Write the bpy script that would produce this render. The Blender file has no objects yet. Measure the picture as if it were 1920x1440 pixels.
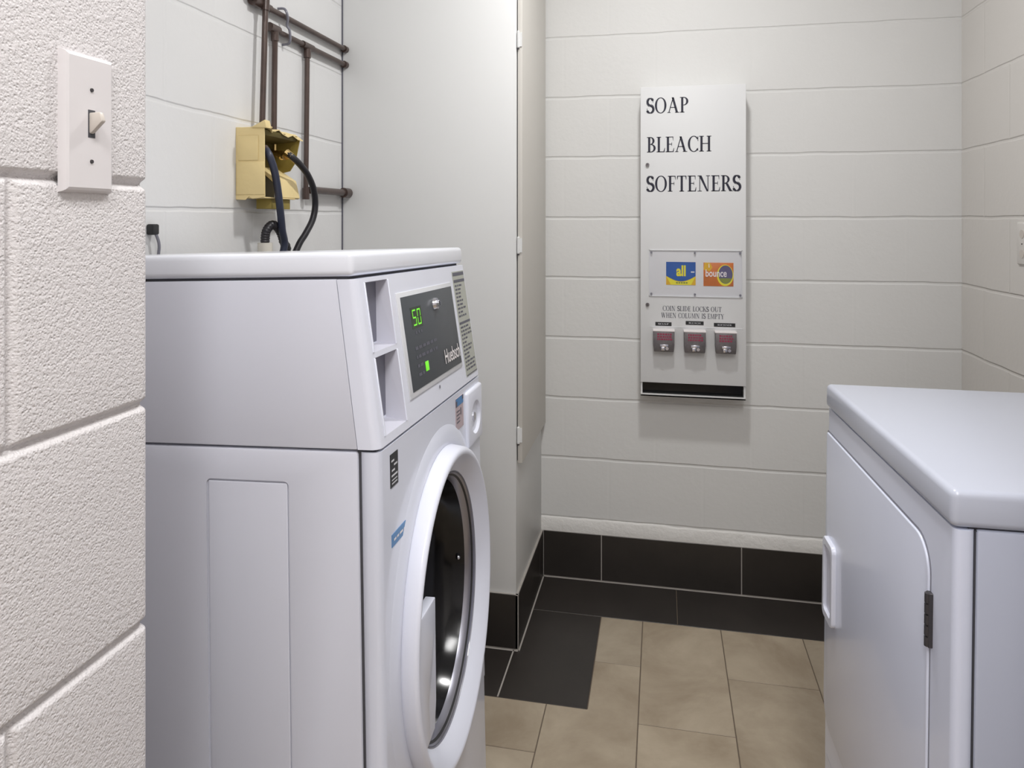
import bpy, bmesh, math, random
from mathutils import Vector, Matrix, Euler

C = bpy.context.scene.collection
PI = math.pi
# ------------------------------------------------------------------ helpers
def lin(c):
    return c/12.92 if c <= 0.04045 else ((c+0.055)/1.055)**2.4
def rgb(r, g, b):
    return (lin(r/255), lin(g/255), lin(b/255), 1)

def mat(name, col, rough=0.5, metal=0.0, coat=0.0, emit=None, es=0.0, bump=None, var=0.0, vscale=6.0, spec=None):
    m = bpy.data.materials.new(name); m.use_nodes = True
    nt = m.node_tree; p = nt.nodes['Principled BSDF']
    p.inputs['Base Color'].default_value = col
    p.inputs['Roughness'].default_value = rough
    p.inputs['Metallic'].default_value = metal
    p.inputs['Coat Weight'].default_value = coat
    if spec is not None: p.inputs['Specular IOR Level'].default_value = spec
    if emit:
        p.inputs['Emission Color'].default_value = emit
        p.inputs['Emission Strength'].default_value = es
    tc = nt.nodes.new('ShaderNodeTexCoord')
    if bump:                                            # (scale, strength, distance)
        n = nt.nodes.new('ShaderNodeTexNoise'); n.inputs['Scale'].default_value = bump[0]; n.inputs['Detail'].default_value = 4
        b = nt.nodes.new('ShaderNodeBump'); b.inputs['Strength'].default_value = bump[1]; b.inputs['Distance'].default_value = bump[2]
        nt.links.new(tc.outputs['Object'], n.inputs['Vector']); nt.links.new(n.outputs['Fac'], b.inputs['Height'])
        nt.links.new(b.outputs['Normal'], p.inputs['Normal'])
    # soft procedural tone variation on every material
    n2 = nt.nodes.new('ShaderNodeTexNoise'); n2.inputs['Scale'].default_value = vscale; n2.inputs['Detail'].default_value = 5
    mx = nt.nodes.new('ShaderNodeMix'); mx.data_type = 'RGBA'
    v = max(var, 0.01)
    mx.inputs['A'].default_value = tuple(min(1, c*(1+v)) for c in col[:3])+(1,)
    mx.inputs['B'].default_value = tuple(c*(1-v) for c in col[:3])+(1,)
    nt.links.new(tc.outputs['Object'], n2.inputs['Vector']); nt.links.new(n2.outputs['Fac'], mx.inputs['Factor'])
    nt.links.new(mx.outputs['Result'], p.inputs['Base Color'])
    return m

def block_mat(name, col, axis, u0, v0, L=0.305, Hh=0.2032, w=0.004, depth=0.003, noise=(90, .25, .002), vert=0.5, var=0.03, rough=0.55, pits=0.0, blocks=True, tone=0.02):
    """painted concrete block: mortar joints and rough face as bump from world position"""
    m = bpy.data.materials.new(name); m.use_nodes = True
    nt = m.node_tree; N = nt.nodes; Lk = nt.links; p = N['Principled BSDF']
    p.inputs['Roughness'].default_value = rough
    geo = N.new('ShaderNodeNewGeometry'); sp = N.new('ShaderNodeSeparateXYZ')
    Lk.new(geo.outputs['Position'], sp.inputs[0])
    def M(op, a, b=None, c=None):
        n = N.new('ShaderNodeMath'); n.operation = op
        for i, x in enumerate((a, b, c)):
            if x is None: continue
            if isinstance(x, (int, float)): n.inputs[i].default_value = x
            else: Lk.new(x, n.inputs[i])
        return n.outputs[0]
    wn = N.new('ShaderNodeTexNoise'); wn.inputs['Scale'].default_value = 7; wn.inputs['Detail'].default_value = 3
    Lk.new(geo.outputs['Position'], wn.inputs['Vector'])
    wob = M('MULTIPLY', M('SUBTRACT', wn.outputs['Fac'], .5), .008)
    if blocks:
        v = M('DIVIDE', M('SUBTRACT', M('ADD', sp.outputs['Z'], wob), v0), Hh)
        row = M('FLOOR', v); fv = M('FRACT', v)
        dv = M('MULTIPLY', M('MINIMUM', fv, M('SUBTRACT', 1.0, fv)), Hh)
        odd = M('MULTIPLY', M('MODULO', M('ADD', row, 10.0), 2.0), .5)
        u = M('ADD', M('DIVIDE', M('SUBTRACT', sp.outputs[axis], u0), L), M('ADD', odd, 20.0))
        fu = M('FRACT', u)
        du = M('MULTIPLY', M('MINIMUM', fu, M('SUBTRACT', 1.0, fu)), L)
        sv = M('SMOOTHSTEP', dv, 0.0, w) if False else None
        def ss(d, ww):
            mr = N.new('ShaderNodeMapRange'); mr.interpolation_type = 'SMOOTHSTEP'
            mr.inputs['From Min'].default_value = ww*.25; mr.inputs['From Max'].default_value = ww
            Lk.new(d, mr.inputs['Value']); return mr.outputs['Result']
        hv = ss(dv, w); hu = ss(du, w)
        hu = M('ADD', M('MULTIPLY', hu, vert), 1-vert)
        hh = M('MINIMUM', hv, hu)
    nz = N.new('ShaderNodeTexNoise'); nz.inputs['Scale'].default_value = noise[0]; nz.inputs['Detail'].default_value = 3; nz.inputs['Roughness'].default_value = .6
    Lk.new(geo.outputs['Position'], nz.inputs['Vector'])
    hn = nz.outputs['Fac']
    if pits:
        vo = N.new('ShaderNodeTexVoronoi'); vo.inputs['Scale'].default_value = noise[0]*1.4
        Lk.new(geo.outputs['Position'], vo.inputs['Vector'])
        hn = M('ADD', hn, M('MULTIPLY', M('MINIMUM', vo.outputs['Distance'], .5), pits))
    b1 = N.new('ShaderNodeBump'); b1.inputs['Strength'].default_value = noise[1]; b1.inputs['Distance'].default_value = noise[2]
    Lk.new(hn, b1.inputs['Height'])
    last = b1
    if blocks:
        b2 = N.new('ShaderNodeBump'); b2.inputs['Strength'].default_value = 1; b2.inputs['Distance'].default_value = depth
        Lk.new(hh, b2.inputs['Height']); Lk.new(b1.outputs['Normal'], b2.inputs['Normal']); last = b2
    Lk.new(last.outputs['Normal'], p.inputs['Normal'])
    n2 = N.new('ShaderNodeTexNoise'); n2.inputs['Scale'].default_value = 2.5; n2.inputs['Detail'].default_value = 6
    Lk.new(geo.outputs['Position'], n2.inputs['Vector'])
    mx = N.new('ShaderNodeMix'); mx.data_type = 'RGBA'
    mx.inputs['A'].default_value = tuple(min(1, c*(1+var)) for c in col[:3])+(1,)
    mx.inputs['B'].default_value = tuple(c*(1-var) for c in col[:3])+(1,)
    Lk.new(n2.outputs['Fac'], mx.inputs['Factor']); Lk.new(mx.outputs['Result'], p.inputs['Base Color'])
    return m

class MB:
    """collects shapes into one mesh"""
    def __init__(s): s.bm = bmesh.new()
    def merge(s, b, mi=0, T=None):
        if T is not None: bmesh.ops.transform(b, matrix=T, verts=b.verts)
        me = bpy.data.meshes.new('tmp'); 
        for f in b.faces: f.material_index = mi
        b.to_mesh(me); b.free(); s.bm.from_mesh(me); bpy.data.meshes.remove(me)
        return s
    def box(s, x0, x1, y0, y1, z0, z1, bev=0, seg=2, mi=0, T=None, vert_only=None):
        b = bmesh.new(); bmesh.ops.create_cube(b, size=1)
        for v in b.verts:
            v.co = Vector(((x0+x1)/2+v.co.x*(x1-x0), (y0+y1)/2+v.co.y*(y1-y0), (z0+z1)/2+v.co.z*(z1-z0)))
        if bev:
            es = b.edges[:]
            if vert_only is not None: es = [e for e in b.edges if abs((e.verts[0].co-e.verts[1].co).normalized()[vert_only]) > .9]
            bmesh.ops.bevel(b, geom=es, offset=bev, segments=seg, profile=.5, affect='EDGES')
        return s.merge(b, mi, T)
    def prism(s, pts, axis, a0, a1, bev=0, seg=2, mi=0, T=None, bevf=None):
        """polygon pts in the two other axes extruded along axis"""
        b = bmesh.new()
        def mk(p, a):
            l = list(p); l.insert(axis, a); return b.verts.new(l)
        A = [mk(p, a0) for p in pts]; B = [mk(p, a1) for p in pts]
        n = len(pts)
        b.faces.new(A); b.faces.new(B[::-1])
        for i in range(n): b.faces.new((A[i], B[i], B[(i+1) % n], A[(i+1) % n]))
        bmesh.ops.recalc_face_normals(b, faces=b.faces)
        if bev:
            es = [e for e in b.edges if (bevf is None or bevf(e.verts[0].co, e.verts[1].co))]
            bmesh.ops.bevel(b, geom=es, offset=bev, segments=seg, profile=.5, affect='EDGES')
        return s.merge(b, mi, T)
    def poly(s, pts, mi=0):
        vs = [s.bm.verts.new(p) for p in pts]
        f = s.bm.faces.new(vs); f.material_index = mi; return s
    def cyl(s, p0, p1, r, r2=None, seg=20, mi=0, sy=1.0):
        p0, p1 = Vector(p0), Vector(p1); d = p1-p0
        b = bmesh.new()
        bmesh.ops.create_cone(b, cap_ends=True, segments=seg, radius1=r, radius2=(r if r2 is None else r2), depth=d.length)
        T = Matrix.Translation((p0+p1)/2) @ d.to_track_quat('Z', 'Y').to_matrix().to_4x4()
        return s.merge(b, mi, T)
    def sphere(s, c, r, sc=(1, 1, 1), mi=0, u=16, v=10):
        b = bmesh.new(); bmesh.ops.create_uvsphere(b, u_segments=u, v_segments=v, radius=r)
        return s.merge(b, mi, Matrix.Translation(c) @ Matrix.Diagonal((*sc, 1)))
    def tube(s, pts, r, seg=14, sub=8, mi=0, ridge=0, closed=False):
        """smooth swept tube along catmull-rom points"""
        P = [Vector(p) for p in pts]
        if sub > 1 and len(P) > 2:
            Q = []
            E = [P[0]*2-P[1]]+P+[P[-1]*2-P[-2]]
            for i in range(1, len(E)-2):
                for k in range(sub):
                    t = k/sub; a, b_, c, d = E[i-1], E[i], E[i+1], E[i+2]
                    Q.append(.5*((2*b_)+(-a+c)*t+(2*a-5*b_+4*c-d)*t*t+(-a+3*b_-3*c+d)*t**3))
            Q.append(P[-1]); P = Q
        rings = []; up = None
        for i, p in enumerate(P):
            d = (P[min(i+1, len(P)-1)]-P[max(i-1, 0)]).normalized()
            if up is None: up = d.orthogonal().normalized()
            up = (up-d*up.dot(d)).normalized(); side = d.cross(up)
            rr = r*(1+(ridge if i % 2 else -ridge))
            rings.append([s.bm.verts.new(p+(up*math.cos(a)+side*math.sin(a))*rr) for a in [2*PI*k/seg for k in range(seg)]])
        for A, B in zip(rings, rings[1:]):
            for k in range(seg):
                f = s.bm.faces.new((A[k], A[(k+1) % seg], B[(k+1) % seg], B[k])); f.material_index = mi
        for R_ in (rings[0][::-1], rings[-1]):
            f = s.bm.faces.new(R_); f.material_index = mi
        return s
    def loft_ellipses(s, prof, cy, cz, n=96, mi=0, cap_last=False, cap_first=False):
        """prof = [(x, ry, rz)...] rings around the x axis"""
        rings = []
        for x, ry, rz in prof:
            rings.append([s.bm.verts.new((x, cy+ry*math.cos(2*PI*k/n), cz+rz*math.sin(2*PI*k/n))) for k in range(n)])
        for A, B in zip(rings, rings[1:]):
            for k in range(n):
                f = s.bm.faces.new((A[k], A[(k+1) % n], B[(k+1) % n], B[k])); f.material_index = mi
        if cap_last: s.bm.faces.new(rings[-1]).material_index = mi
        if cap_first: s.bm.faces.new(rings[0][::-1]).material_index = mi
        return s
    def build(s, name, mats, parent=None, shift=(0, 0, 0), smooth=35, recalc=True):
        bm = s.bm
        if recalc: bmesh.ops.recalc_face_normals(bm, faces=bm.faces)
        for v in bm.verts: v.co -= Vector(shift)
        for f in bm.faces: f.smooth = True
        for e in bm.edges:
            if len(e.link_faces) == 2: e.smooth = e.calc_face_angle(3) < math.radians(smooth)
            else: e.smooth = False
        me = bpy.data.meshes.new(name); bm.to_mesh(me); bm.free()
        for m in (mats if isinstance(mats, (list, tuple)) else [mats]): me.materials.append(m)
        o = bpy.data.objects.new(name, me); C.objects.link(o)
        if parent: o.parent = parent
        return o

def subtract(o, cutters):
    """cut MB shapes out of an object's mesh, bake the result, drop the cutters"""
    tmp = []
    for cb in cutters:
        c = cb.build('cutter', []); 
        c.data.transform(Matrix.Identity(4)); tmp.append(c)
        c.parent = o.parent
        md = o.modifiers.new('b', 'BOOLEAN'); md.operation = 'DIFFERENCE'; md.object = c; md.solver = 'EXACT'
    bpy.context.view_layer.update()
    dg = bpy.context.evaluated_depsgraph_get()
    me = bpy.data.meshes.new_from_object(o.evaluated_get(dg))
    me.name = o.name
    o.modifiers.clear(); o.data = me
    for c in tmp: bpy.data.objects.remove(c, do_unlink=True)
    bm = bmesh.new(); bm.from_mesh(me)
    for f in bm.faces: f.smooth = True
    for e in bm.edges:
        if len(e.link_faces) == 2: e.smooth = e.calc_face_angle(3) < math.radians(30)
    bm.to_mesh(me); bm.free()

def tag(o, label, cat, group=None, kind=None):
    o['label'] = label; o['category'] = cat
    if group: o['group'] = group
    if kind: o['kind'] = kind
    return o
def empty(name, loc, rot=(0, 0, 0)):
    o = bpy.data.objects.new(name, None); C.objects.link(o); o.location = loc; o.rotation_euler = rot
    o.empty_display_size = .05
    return o
def struct(o, label=None):
    o['kind'] = 'structure'
    if label: o['label'] = label
    return o

def sans(text, w, h, T, name, m, parent, thick=.0004, bold=0.0):
    """sans lettering fitted to a w x h box; T maps (x right, y up, z out) to the parent space"""
    cu = bpy.data.curves.new('txt', 'FONT'); cu.body = text; cu.size = 1; cu.extrude = 0; cu.offset = bold
    t = bpy.data.objects.new('txt', cu); C.objects.link(t); bpy.context.view_layer.update()
    me = bpy.data.meshes.new_from_object(t.evaluated_get(bpy.context.evaluated_depsgraph_get()))
    bpy.data.objects.remove(t, do_unlink=True)
    xs = [v.co.x for v in me.vertices]; ys = [v.co.y for v in me.vertices]
    x0, x1, y0, y1 = min(xs), max(xs), min(ys), max(ys)
    for v in me.vertices:
        v.co = T @ Vector(((v.co.x-x0)/(x1-x0)*w, (v.co.y-y0)/(y1-y0)*h, thick))
    me.materials.append(m); me.name = name
    o = bpy.data.objects.new(name, me); C.objects.link(o); o.parent = parent
    return o

# ---- roman capitals drawn from stems, hairlines, bowls and serifs (cap height 1)
TK, TN = .15, .05
def g_rect(x0, y0, x1, y1): return [(x0, y0), (x1, y0), (x1, y1), (x0, y1)]
def g_line(x0, y0, x1, y1, t): return [(x0-t/2, y0), (x0+t/2, y0), (x1+t/2, y1), (x1-t/2, y1)]
def g_arc(cx, cy, rx, ry, a0, a1, n=22, tk=TK, tn=TN):
    out = []
    for i in range(n):
        q = []
        for a in (a0+(a1-a0)*i/n, a0+(a1-a0)*(i+1)/n):
            a = math.radians(a); t = tn+(tk-tn)*abs(math.cos(a))**1.5
            q.append(((cx+rx*math.cos(a), cy+ry*math.sin(a)), (cx+(rx-t)*math.cos(a), cy+(ry-t*.9)*math.sin(a))))
        out.append([q[0][0], q[1][0], q[1][1], q[0][1]])
    return out
def stem(x, y0=0, y1=1, ser=(1, 1)):
    r = [g_rect(x, y0, x+TK, y1)]
    if ser[0]: r.append(g_rect(x-.08, y0, x+TK+.08, y0+.045))
    if ser[1]: r.append(g_rect(x-.08, y1-.045, x+TK+.08, y1))
    return r
def g_S(w=.52):
    out = []; pts = []
    n = 40
    for i in range(n+1):
        t = i/n
        if t < .5:
            a = math.radians(20+250*(t*2)); pts.append((w/2+(w/2-.06)*math.cos(a)*.95, .74+.235*math.sin(a), a))
        else:
            a = math.radians(90-250*((t-.5)*2)); pts.append((w/2+(w/2-.04)*math.cos(a), .265+.245*math.sin(a), a))
    for (a, b, q), (c, d, q2) in zip(pts, pts[1:]):
        dx, dy = c-a, d-b; l = math.hypot(dx, dy) or 1
        t = (.045+.12*abs(dy/l)**.5*1.0+.07*math.exp(-((a-w/2)**2+(b-.5)**2)/.02))/2
        nx, ny = -dy/l*t, dx/l*t
        out.append([(a+nx, b+ny), (c+nx, d+ny), (c-nx, d-ny), (a-nx, b-ny)])
    out += [g_rect(w-.085, .70, w-.05, .97), g_rect(.03, .03, .065, .32)]
    return out
GL = {
 'S': (.52, g_S), 'O': (.80, lambda: g_arc(.4, .5, .4, .52, 0, 360, 36)),
 'C': (.70, lambda: g_arc(.4, .5, .4, .52, 42, 318, 30)+[g_rect(.66, .68, .70, .98), g_rect(.66, .06, .69, .24)]),
 'A': (.80, lambda: [g_line(.10, 0, .40, 1, TN+.01), g_line(.66, 0, .37, 1, TK), g_rect(.2, .32, .58, .37), g_rect(0, 0, .22, .04), g_rect(.52, 0, .82, .04)]),
 'P': (.58, lambda: stem(.08)+g_arc(.26, .73, .31, .27, -90, 90, 16)+[g_rect(.2, .95, .28, 1), g_rect(.2, .46, .28, .50)]),
 'B': (.60, lambda: stem(.08)+g_arc(.24, .75, .28, .25, -90, 90, 14)+g_arc(.26, .27, .34, .27, -90, 90, 14)+[g_rect(.08, .95, .26, 1), g_rect(.2, .49, .28, .54), g_rect(.08, 0, .28, .045)]),
 'L': (.56, lambda: stem(.08)+[g_rect(.2, 0, .55, .05), [(.47, .04), (.55, .04), (.58, .28), (.55, .28)]]),
 'E': (.58, lambda: stem(.08)+[g_rect(.2, 0, .54, .05), g_rect(.2, .95, .52, 1), g_rect(.2, .49, .42, .535), [(.48, .04), (.55, .04), (.58, .26), (.55, .26)], [(.47, .96), (.52, .96), (.52, .74), (.50, .74)], g_rect(.40, .40, .43, .62)]),
 'F': (.54, lambda: stem(.08)+[g_rect(.2, .95, .52, 1), g_rect(.2, .49, .42, .535), [(.46, .96), (.52, .96), (.53, .74), (.51, .74)], g_rect(.40, .40, .43, .62)]),
 'H': (.82, lambda: stem(.08)+stem(.58)+[g_rect(.2, .49, .62, .54)]),
 'T': (.66, lambda: stem(.255, ser=(1, 0))+[g_rect(.02, .95, .64, 1), [(.02, .96), (.09, .96), (.05, .76), (.02, .76)], [(.57, .96), (.64, .96), (.64, .76), (.61, .76)]]),
 'N': (.86, lambda: [g_rect(.14, 0, .19, 1), g_rect(.68, 0, .73, 1), [(.10, 1), (.28, 1), (.73, 0), (.62, 0)], g_rect(.02, 0, .3, .04), g_rect(.02, .96, .2, 1), g_rect(.58, .96, .84, 1)]),
 'R': (.70, lambda: stem(.08)+g_arc(.26, .74, .30, .26, -90, 90, 16)+[g_rect(.2, .95, .28, 1), g_rect(.2, .47, .3, .52), [(.28, .5), (.44, .5), (.72, 0), (.54, 0)], g_rect(.54, 0, .76, .035)]),
 'I': (.32, lambda: stem(.08)), 'D': (.78, lambda: stem(.08)+g_arc(.28, .5, .46, .5, -90, 90, 18)+[g_rect(.2, .95, .3, 1), g_rect(.2, 0, .3, .05)]),
 'K': (.74, lambda: stem(.08)+[g_line(.26, .5, .62, 1, TN), [(.30, .55), (.42, .64), (.74, 0), (.56, 0)], g_rect(.52, .96, .74, 1), g_rect(.54, 0, .78, .035)]),
 'U': (.78, lambda: [g_rect(.10, .3, .25, 1), g_rect(.62, .3, .67, 1), g_rect(.02, .96, .33, 1), g_rect(.54, .96, .76, 1)]+g_arc(.385, .32, .285, .34, 180, 360, 16)),
 'M': (.96, lambda: [g_rect(.12, 0, .17, 1), g_rect(.74, 0, .88, 1), [(.12, 1), (.25, 1), (.50, .1), (.43, 0)], [(.43, 0), (.50, .1), (.80, 1), (.74, 1)], g_rect(.02, 0, .27, .04), g_rect(.66, 0, .96, .04)]),
 'W': (1.08, lambda: [g_line(.12, 1, .32, 0, TK), g_line(.55, 1, .34, 0, TN), g_line(.50, 1, .74, 0, TK), g_line(.98, 1, .76, 0, TN), g_rect(0, .96, .26, 1), g_rect(.42, .96, .64, 1), g_rect(.88, .96, 1.08, 1)]),
 'Y': (.74, lambda: [g_rect(.31, 0, .46, .46), [(.06, 1), (.22, 1), (.46, .44), (.31, .44)], g_line(.62, 1, .40, .44, TN), g_rect(0, .96, .28, 1), g_rect(.52, .96, .74, 1), g_rect(.23, 0, .54, .04)]),
 ' ': (.35, lambda: []),
}
def serif_text(text, w, h, place, name, m, parent, shift=(0, 0, 0)):
    """place(u, v) -> point; text fills w x h"""
    tot = sum(GL[c][0] for c in text)+.06*(len(text)-1)
    mb = MB(); x = 0; k = w/tot
    for ch in text:
        gw, fn = GL[ch]
        for pl in fn():
            try: mb.poly([place((x+px)*k, py*h) for px, py in pl])
            except ValueError: pass
        x += gw+.06
    return mb.build(name, m, parent, shift, recalc=False)

# ------------------------------------------------------------------ materials
M = {}
M['chase'] = mat('smooth_wall_paint', (.76, .765, .76, 1), .45, bump=(60, .06, .001), var=.01)
M['doorpaint'] = mat('beige_door_paint', (.66, .635, .59, 1), .4, var=.02)
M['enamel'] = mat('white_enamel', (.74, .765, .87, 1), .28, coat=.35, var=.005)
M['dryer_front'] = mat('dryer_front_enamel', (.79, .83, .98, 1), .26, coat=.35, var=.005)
M['dryer_lid'] = mat('dryer_lid_enamel', (.58, .61, .71, 1), .3, coat=.3, var=.005)  # white enamel darkened to hold back the light on the lid
M['dryer_side'] = mat('shaded_dryer_enamel', (.52, .55, .66, 1), .35, coat=.2, var=.005)  # same white enamel with the weak side light put into its colour
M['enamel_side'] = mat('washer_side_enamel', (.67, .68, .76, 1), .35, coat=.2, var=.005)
M['plastic'] = mat('white_plastic', (.78, .80, .90, 1), .32, coat=.2, var=.005)
M['pocket'] = mat('pocket_plastic', (.62, .62, .70, 1), .4, var=.01)
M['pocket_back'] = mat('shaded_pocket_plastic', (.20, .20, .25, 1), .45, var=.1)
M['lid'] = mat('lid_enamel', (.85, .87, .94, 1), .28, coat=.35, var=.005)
M['dark_seam'] = mat('dark_gasket', (.06, .06, .07, 1), .7)
M['black'] = mat('black_gloss', (.006, .006, .007, 1), .14, spec=.35)
M['blackmatte'] = mat('black_matte', (.018, .018, .02, 1), .5)
M['panelgrey'] = mat('control_panel_grey', (.070, .078, .088, 1), .42, spec=.3)
M['dimchrome'] = mat('satin_chrome', (.33, .33, .38, 1), .30, metal=1)
M['chrome'] = mat('chrome', (.7, .7, .75, 1), .18, metal=1)
M['steel'] = mat('worn_steel', (.20, .185, .19, 1), .38, metal=.6, bump=(300, .4, .001), var=.25, vscale=120)
M['brass'] = mat('brass', (.75, .55, .25, 1), .25, metal=1)
M['hinge'] = mat('dark_hinge_metal', (.08, .075, .08, 1), .4, metal=.6)
M['pipe'] = mat('oxidised_copper_pipe', (.075, .048, .04, 1), .38, metal=.25, coat=.3, var=.35, vscale=25)
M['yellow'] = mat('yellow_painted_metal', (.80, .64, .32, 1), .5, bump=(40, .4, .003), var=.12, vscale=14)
M['olivedark'] = mat('shaded_inner_metal', (.11, .085, .018, 1), .65, var=.3, vscale=20)  # yellow metal with the shade inside the box put into its colour
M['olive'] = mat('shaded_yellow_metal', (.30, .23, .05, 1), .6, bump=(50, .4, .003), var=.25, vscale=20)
M['hoseblue'] = mat('navy_rubber', (.028, .034, .062, 1), .38)
M['hoseblack'] = mat('black_rubber', (.016, .015, .02, 1), .4)
M['pvc'] = mat('white_pvc', (.68, .65, .58, 1), .4, var=.04)
M['switch'] = mat('switch_plate_plastic', (.72, .69, .70, 1), .35, coat=.1)
M['toggle'] = mat('switch_toggle_plastic', (.60, .55, .50, 1), .35)
M['tile_dark'] = mat('dark_porcelain_tile', (.030, .025, .022, 1), .38, bump=(14, .05, .003), var=.32, vscale=7)
M['grout'] = mat('light_grout', (.40, .37, .34, 1), .8, var=.1, vscale=30)
M['grout_b'] = mat('brown_grout', (.13, .10, .075, 1), .8, var=.1, vscale=30)
M['disp'] = mat('dispenser_enamel', (.74, .745, .75, 1), .5, spec=.35, var=.01)
M['ink'] = mat('dark_navy_ink', (.012, .012, .03, 1), .5)
M['softink'] = mat('faded_ink', (.10, .10, .13, 1), .5)
M['white'] = mat('white_print', (.85, .80, .80, 1), .5)
M['blue'] = mat('blue_print', (.008, .09, .36, 1), .4, var=.15, vscale=40)
M['skyblue'] = mat('sky_blue_print', (.06, .22, .48, 1), .4, var=.2, vscale=60)
M['cyan'] = mat('teal_blue_print', (.02, .12, .24, 1), .4)
M['yel'] = mat('yellow_print', (.80, .72, .03, 1), .4)
M['amber'] = mat('amber_print', (.72, .42, .02, 1), .4)
M['orange'] = mat('orange_print', (.62, .17, .03, 1), .4, var=.35, vscale=30)
M['violet'] = mat('violet_grey_print', (.11, .10, .20, 1), .4, var=.2, vscale=60)
M['green_print'] = mat('olive_green_print', (.22, .26, .04, 1), .4)
M['pinkprint'] = mat('pale_pink_print', (.50, .40, .42, 1), .5, var=.2, vscale=80)
M['redprint'] = mat('faded_red_print', (.30, .035, .08, 1), .5)
M['stickergrey'] = mat('grey_green_sticker', (.42, .43, .38, 1), .5, var=.05, vscale=40)
M['led'] = mat('green_led', (.1, .5, .02, 1), .4, emit=(.25, 1, .03, 1), es=.45)
M['lcd'] = mat('dark_green_display', (.01, .03, .012, 1), .2)
M['frame'] = mat('light_grey_frame', (.70, .71, .74, 1), .3)
M['rubber_edge'] = mat('grey_gasket', (.20, .20, .24, 1), .35, coat=.3)
M['ceil'] = mat('ceiling_paint', (.80, .80, .79, 1), .8, var=.01)
# beige stone tile: clouded veins, tile to tile tone from a per-face attribute
def beige():
    m = bpy.data.materials.new('beige_stone_tile'); m.use_nodes = True; nt = m.node_tree; N = nt.nodes; Lk = nt.links
    p = N['Principled BSDF']; p.inputs['Roughness'].default_value = .42
    tc = N.new('ShaderNodeNewGeometry'); at = N.new('ShaderNodeAttribute'); at.attribute_name = 'tone'
    ad = N.new('ShaderNodeVectorMath'); ad.operation = 'MULTIPLY_ADD'
    ad.inputs[1].default_value = (7, 7, 7); Lk.new(at.outputs['Color'], ad.inputs[0]); Lk.new(tc.outputs['Position'], ad.inputs[2])
    n1 = N.new('ShaderNodeTexNoise'); n1.inputs['Scale'].default_value = 4.2; n1.inputs['Detail'].default_value = 9; n1.inputs['Roughness'].default_value = .62; n1.inputs['Distortion'].default_value = .35
    Lk.new(ad.outputs[0], n1.inputs['Vector'])
    cr = N.new('ShaderNodeValToRGB'); cr.color_ramp.elements[0].position = .33; cr.color_ramp.elements[1].position = .68
    cr.color_ramp.elements[0].color = (.33, .265, .19, 1); cr.color_ramp.elements[1].color = (.53, .455, .35, 1)
    Lk.new(n1.outputs['Fac'], cr.inputs[0])
    mx = N.new('ShaderNodeMix'); mx.data_type = 'RGBA'; mx.blend_type = 'MULTIPLY'; mx.inputs['Factor'].default_value = .35
    Lk.new(cr.outputs[0], mx.inputs['A']); Lk.new(at.outputs['Color'], mx.inputs['B']); Lk.new(mx.outputs['Result'], p.inputs['Base Color'])
    return m
M['beige'] = beige()

COL = (.735, .733, .72, 1)
M['wb'] = block_mat('painted_block_back', COL, 'X', .2865, 0.0, w=.0062, depth=.0017, noise=(55, .35, .0016), vert=.10)
M['wl'] = block_mat('painted_block_left', (.74, .74, .74, 1), 'Y', 1.370, .0135, w=.0060, depth=.0018, noise=(60, .3, .0015), vert=.25)
M['wr'] = block_mat('painted_block_right', (.68, .655, .625, 1), 'Y', 2.282, .0, w=.0060, depth=.0020, noise=(60, .35, .0018), vert=.4)
M['wn'] = block_mat('rough_block_near', (.70, .672, .678, 1), 'Y', .4460, .025, noise=(260, .75, .0022), pits=.7, rough=.6, blocks=False)
M['wplain'] = block_mat('mortar_band', (.74, .725, .70, 1), 'X', 0, 0, blocks=False, noise=(45, .8, .004))

# ------------------------------------------------------------------ the room
XL, XR, YB, ZC = -.929, .898, 2.438, 2.44
YF = -1.6                       # wall behind the camera
XN, YN = -.468, .5936           # near partition face and its end
XC, YC = -.401, 2.0             # pipe chase corner
struct(MB().box(XL-.1, XR+.1, YB, YB+.1, 0, ZC).build('wall_back', M['wb']), 'white painted concrete block wall behind the soap dispenser')
struct(MB().box(XR, XR+.1, YF, YB, 0, ZC).build('wall_right', M['wr']), 'painted concrete block wall to the right behind the dryer')
struct(MB().box(XL-.1, XL, YN-.05, YB, 0, ZC).build('wall_left', M['wl']), 'white painted block wall behind the washer and copper pipes')
struct(MB().box(XL-.1, XR+.1, YF-.1, YF, 0, ZC).build('wall_front', M['wn']), 'block wall across from the soap dispenser wall')
struct(MB().box(XL-.1, XR+.1, YF-.1, YB+.1, ZC, ZC+.08).build('ceiling', M['ceil']), 'plain white ceiling')

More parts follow.
